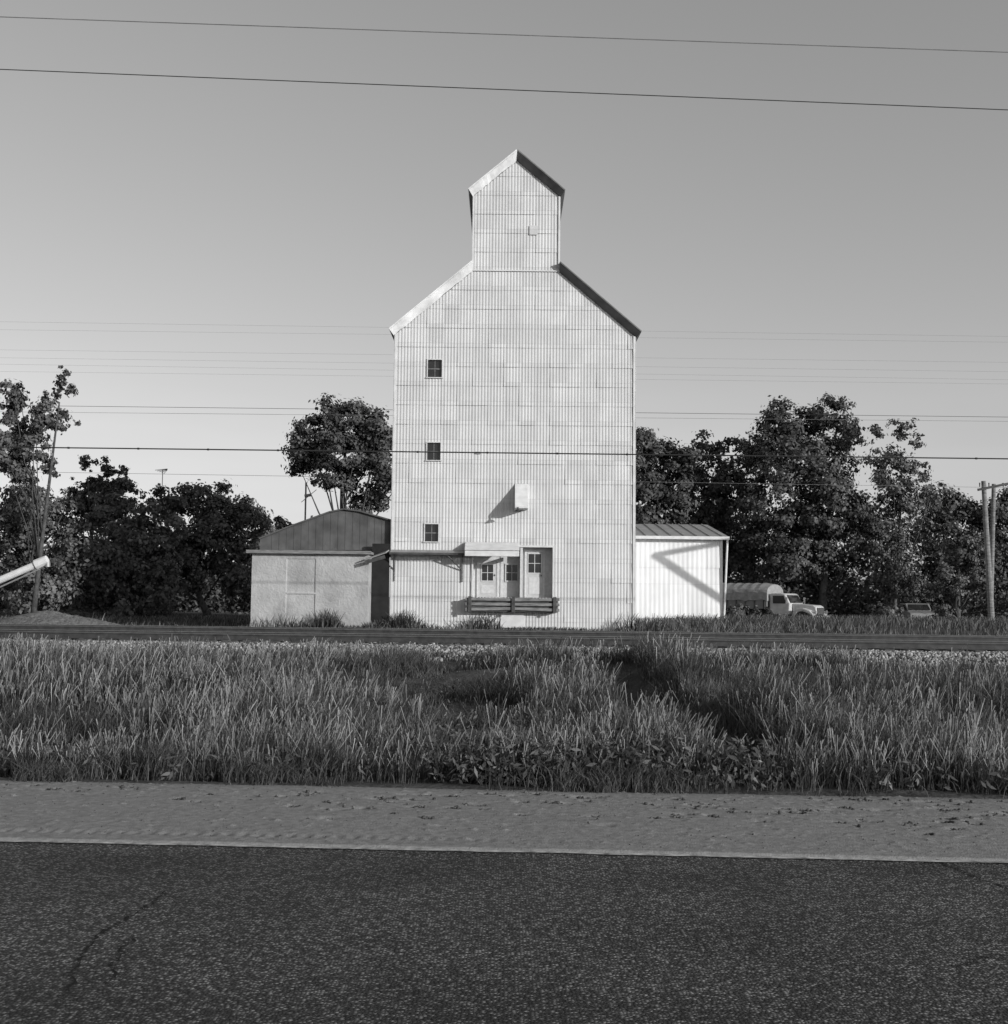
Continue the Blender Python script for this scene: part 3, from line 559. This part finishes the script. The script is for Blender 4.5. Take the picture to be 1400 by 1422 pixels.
_t('shrub',70,[(1235,850,26,14),(1310,850,20,16)],(1240,862),nleaf=1800,leaf=.14,seed=15,mt=M_leaf2,clump=.3,trunk=.03,limbs=6)
n=100000; K=900; kx=np.concatenate([rng.uniform(-75,-13,K//2),rng.uniform(4,80,K//2)]); ky=rng.uniform(98,112,K)
kz=rng.uniform(.1,1,K)*np.where(kx<0,5.0,8.5)+.8*sn(kx,0*kx,.5); k2=500; kx=np.concatenate([kx,np.concatenate([rng.uniform(-45,-14,k2//2),rng.uniform(13,50,k2//2)])]); ky=np.concatenate([ky,rng.uniform(90,97,k2)]); kz=np.concatenate([kz,rng.uniform(.3,3.0,k2)])
idx=rng.integers(0,len(kx),n); c_=np.stack([kx[idx],ky[idx],kz[idx]],1)+rng.normal(size=(n,3))*[1.2,1,.9]; c_[:,2]=np.maximum(c_[:,2],.3)
V_,F_=leaves(c_,rng.normal(size=(n,3))+[0,-.3,.5],rng.uniform(.25,.5,n),.65); npmesh('distant_trees',V_,F_,[M_leaf])
# ---------------------------------------------------------------- vehicles
def wheel(m,x,y,r=.45,w=.28):
    m.tube([(x,y-w/2,r),(x,y+w/2,r)],r,M_tyre,n=22); 
    for s in (-1,1): m.tube([(x,y+s*(w/2+.004),r),(x,y+s*(w/2+.02),r)],[r*.55,r*.4],M_gpaint,n=14)
TR=empty('grain_truck'); m=MB()
m.box(-4.2,-.2,-1.1,1.1,1.0,1.12,M_gpaint)
for s in (-1.1,1.06): m.box(-4.2,-.2,s,s+.04,1.121,2.0,M_gpaint)
m.box(-4.24,-4.2,-1.1,1.1,1.0,2.0,M_gpaint); m.box(-.2,-.16,-1.1,1.1,1.0,2.15,M_gpaint)
for i in range(7):
    x=-4.1+i*.62
    for s in (-1.15,1.101): m.box(x,x+.08,s,s+.05,1.0,1.98,M_wooddk)
m.box(-4.3,1.6,-.45,-.3,.7,.95,M_rail); m.box(-4.3,1.6,.3,.45,.7,.95,M_rail)
m.build('cargo_box',TR)
m=MB(); pr=[]; 
for i in range(11):
    a_=math.pi*i/10; pr.append((math.cos(a_)*1.17,2.0+math.sin(a_)*.62))
pr=[(1.17,1.55)]+pr+[(-1.17,1.5)]
xs=np.linspace(-4.28,-.1,15); vs=[];fs=[];n_=len(pr)
for i,x in enumerate(xs):
    k=1-(.08 if i%2 else 0)+random.uniform(-.02,.02); sc_=.82 if i in (0,14) else 1
    for j,(yy,zz) in enumerate(pr): vs.append((x,yy,2+(zz-2)*k*sc_ if zz>2 else zz+random.uniform(-.06,.06)))
for i in range(14):
    for j in range(n_-1): fs.append((i*n_+j,i*n_+j+1,(i+1)*n_+j+1,(i+1)*n_+j))
fs+= [tuple(range(n_)),tuple(14*n_+j for j in range(n_))]
m.add(vs,fs,M_tarp); m.build('tarpaulin',TR)
cabp=[]
m=MB(); cab=[(-.05,.75),(1.25,.75),(1.3,1.55),(.98,2.2),(.8,2.28),(.1,2.28),(-.05,2.15)]
m.prism(cab,-.98,.98,M_wpaint)
hood=[(1.305,.75),(2.75,.75),(2.85,.9),(2.82,1.32),(2.65,1.45),(1.31,1.56)]
m.prism(hood,-.62,.62,M_wpaint)
for s in (-1,1):
    fe=[(1.45,.62),(1.5,.95),(1.75,1.2),(2.2,1.24),(2.6,1.1),(2.85,.8),(2.85,.6),(2.7,.6),(2.6,.82),(2.2,1.0),(1.85,.95),(1.62,.62)]
    y0,y1=(.63,1.08) if s>0 else (-1.08,-.63); m.prism(fe,y0,y1,M_wpaint)
cabp.append(m.build('cab',TR,bevel=.06))
m=MB()
m.slab((1.315,-.85,1.6),(1.315,.85,1.6),(1.03,.8,2.15),(1.03,-.8,2.15),.008,M_glass)
for s in (-1,1):
    y=s*.987; a_,b2=(.2,1.1); m.add([(a_,y,1.55),(b2,y,1.55),(.9,y,2.1),(a_,y,2.1)],[(0,1,2,3)],M_glass)
    m.tube([(1.2,s*1.0,1.6),(1.25,s*1.3,1.75)],.02,M_chrome); m.box(1.22,1.26,s*1.3-.1,s*1.3+.1,1.55,2.0,M_chrome)
    m.tube([(2.86,s*.85,.98),(2.91,s*.85,.98)],[.13,.12],M_chrome,n=16); m.box(.0,.02,s*.99-.005,s*.99+.005,.8,2.1,M_dark)
m.box(2.84,2.87,-.5,.5,.8,1.28,M_rail)
for i in range(7): m.box(2.872,2.89,-.5,.5,.82+i*.065,.845+i*.065,M_chrome)
m.box(2.95,3.05,-1.1,1.1,.5,.72,M_wpaint); m.box(1.0,1.2,-1.1,-1.0,.5,.55,M_rail)
cabp.append(m.build('cab_details',TR))
for o_ in cabp: o_.scale=(1,1,.86)
m=MB()
for s in (-.95,.95): wheel(m,2.22,s,r=.42); wheel(m,-2.7,s*.98,w=.5)
m.build('wheels',TR)
p_=P(1079,850,80); TR.location=(p_.x,80,.02); TR.rotation_euler=(0,0,math.radians(-38)); TR.scale=(1.08,1.08,1.08)
def car(name,px,Dp,rot,m_):
    C=empty(name); m=MB()
    body=[(-2.2,.35),(2.15,.35),(2.25,.6),(2.15,.85),(1.2,.98),(-1.5,1.0),(-2.2,.92),(-2.28,.6)]
    m.prism(body,-.85,.85,m_); roof=[(-1.75,1.0),(1.05,.99),(.4,1.45),(-1.1,1.47)]
    m.prism([(x,z) for x,z in roof],-.74,.74,m_); m.build('body',C,bevel=.05)
    m=MB(); zt=roof[2][1]-.1
    for s in (-1,1):
        y=s*.748; m.add([(roof[0][0]+.3,y,1.05),(-.35,y,1.05),(-.35,y,zt),(roof[3][0]+.1,y,zt)],[(0,1,2,3)],M_glass); m.add([(-.27,y,1.05),(roof[1][0]-.2,y,1.05),(roof[2][0]-.03,y,zt),(-.27,y,zt)],[(0,1,2,3)],M_glass)
        m.tube([(2.22,s*.6,.68),(2.27,s*.6,.68)],.09,M_chrome,n=12)
    a_,b2=roof[1],roof[2]; m.slab((a_[0],-.66,a_[1]+.06),(a_[0],.66,a_[1]+.06),(b2[0]+.06,.62,b2[1]-.05),(b2[0]+.06,-.62,b2[1]-.05),.008,M_glass)
    m.box(2.25,2.33,-.85,.85,.4,.52,M_chrome); m.box(-2.35,-2.27,-.85,.85,.4,.52,M_chrome); m.build('windows_and_trim',C)
    m=MB()
    for x in (-1.4,1.35):
        for s in (-.76,.76): wheel(m,x,s,.33,.2)
    m.build('wheels',C); p_=P(px,850,Dp); C.location=(p_.x,Dp,.10); C.rotation_euler=(0,0,math.radians(rot))
car('parked_car',1272,76,-96,M_gpaint)
# ---------------------------------------------------------------- poles and wires
U=empty('utility_pole'); m=MB(); b0=P(1378,868,58); t0=P(1366,668,58)
m.tube([(b0.x,58,.1),(t0.x,58,t0.z)],[.16,.11],M_wood,n=12); t1=P(1379,672,58.6); m.tube([(b0.x+.25,58.9,.1),(t1.x+.05,58.6,t1.z)],[.13,.1],M_wood,n=12)
m.beam((t0.x-.35,57.85,t0.z-.45),(t0.x+1.3,57.85,t0.z-.1),.1,.12,M_wooddk)
for k in (-.25,.2,.9): m.tube([(t0.x+k,57.85,t0.z-.3),(t0.x+k,57.85,t0.z-.1)],[.025,.035],M_wooddk,n=8)
m.build('poles_and_crossarm',U)
U=empty('television_antenna'); m=MB(); a_=P(226,652,95); m.tube([(a_.x,95,1),(a_.x,95,a_.z)],.03,M_wire)
for i in range(5): m.tube([(a_.x-.5+i*.12,94.6+.2*i,a_.z-.1-.05*i),(a_.x+.5-i*.06,94.6+.2*i,a_.z+.02)],.02,M_wire,n=4)
m.build('mast',U)
def wire(x0,y0,x1,y1,Dp,r,m_,ext=.6,extra=None):
    m=MB(); a_=P(x0,y0,Dp); b2=P(x1,y1,Dp); d=b2-a_; pts=[a_+d*t for t in np.linspace(-ext,1+ext,40)]
    m.tube(pts,r,m_,n=5,cap=False)
    if extra:
        for t in np.arange(-.3,1.3,.071): q_=a_+d*t; m.tube([(q_.x-.03,q_.y,q_.z),(q_.x+.03,q_.y,q_.z)],.036,m_,n=6)
    m.build('overhead_wire')
wire(20,24,1386,72,14,.006,M_wireg); wire(20,97,1386,152,14,.006,M_wire)
wire(20,621,1386,637,38,.022,M_wire,extra=True)
wire(20,563,1386,579,76,.014,M_wire);wire(20,572,1386,585,76,.01,M_wireg)
for a_,b2 in ((447,467),(458,475),(486,503),(497,516),(506,527),(516,533)): wire(20,a_,1386,b2,90,.006,M_wireg)
wire(20,655,1386,677,72,.010,M_wireg); 
# ---------------------------------------------------------------- light
w=bpy.data.worlds.new('World'); SC.world=w; w.use_nodes=True; nt=w.node_tree; N=nt.nodes; L=nt.links
bg=N['Background']; sky=N.new('ShaderNodeTexSky'); sky.sky_type='NISHITA'; sky.sun_disc=False; sky.sun_elevation=EL; sky.sun_rotation=math.radians(180)-AZ
sky.air_density=1.0; sky.dust_density=1.2; sky.ozone_density=1.0
bw=N.new('ShaderNodeRGBToBW'); L.new(sky.outputs[0],bw.inputs[0])
def mth(op_,a_,v):
    n=N.new('ShaderNodeMath'); n.operation=op_; L.new(a_,n.inputs[0])
    if hasattr(v,'is_output'): L.new(v,n.inputs[1])
    else: n.inputs[1].default_value=v
    return n.outputs[0]
v=mth('MULTIPLY',bw.outputs[0],.1875); v=mth('POWER',v,.76); v=mth('MULTIPLY',v,.745/.15)
tc=N.new('ShaderNodeTexCoord'); mp=N.new('ShaderNodeMapping'); mp.inputs['Scale'].default_value=(1.5,1.5,9); L.new(tc.outputs['Generated'],mp.inputs[0])
no=N.new('ShaderNodeTexNoise'); no.inputs['Scale'].default_value=1.6; no.inputs['Detail'].default_value=5; L.new(mp.outputs[0],no.inputs['Vector'])
r1=N.new('ShaderNodeMapRange'); r1.inputs[1].default_value=.45; r1.inputs[2].default_value=.75; r1.inputs[3].default_value=0; r1.inputs[4].default_value=.12; L.new(no.outputs[0],r1.inputs[0])
sx=N.new('ShaderNodeSeparateXYZ'); L.new(tc.outputs['Generated'],sx.inputs[0])
r2=N.new('ShaderNodeMapRange'); r2.inputs[1].default_value=.05; r2.inputs[2].default_value=.24; r2.inputs[3].default_value=1; r2.inputs[4].default_value=0; L.new(sx.outputs[2],r2.inputs[0])
hzv=mth('MULTIPLY',r1.outputs[0],r2.outputs[0]); hzv=mth('ADD',hzv,1.0); v=mth('MULTIPLY',v,hzv)
L.new(v,bg.inputs['Color']); bg.inputs['Strength'].default_value=.15
sl=bpy.data.lights.new('sun','SUN'); sl.energy=3.9; sl.angle=math.radians(.5); sl.color=(1,.997,.99); so=bpy.data.objects.new('sun',sl); SC.collection.objects.link(so)
so.rotation_euler=SUN.to_track_quat('Z','Y').to_euler()
SC.view_settings.view_transform='Standard'; SC.view_settings.look='None'; SC.view_settings.exposure=0
# ---------------------------------------------------------------- camera
cam=bpy.data.cameras.new('camera'); co=bpy.data.objects.new('camera',cam); SC.collection.objects.link(co)
cam.sensor_fit='HORIZONTAL'; cam.sensor_width=36; cam.lens=36*F/1400; cam.clip_start=.1; cam.clip_end=6000
M=Matrix(((_r[0],_u[0],-_f[0],0),(_r[1],_u[1],-_f[1],0),(_r[2],_u[2],-_f[2],HC),(0,0,0,1))); co.matrix_world=M
SC.camera=co
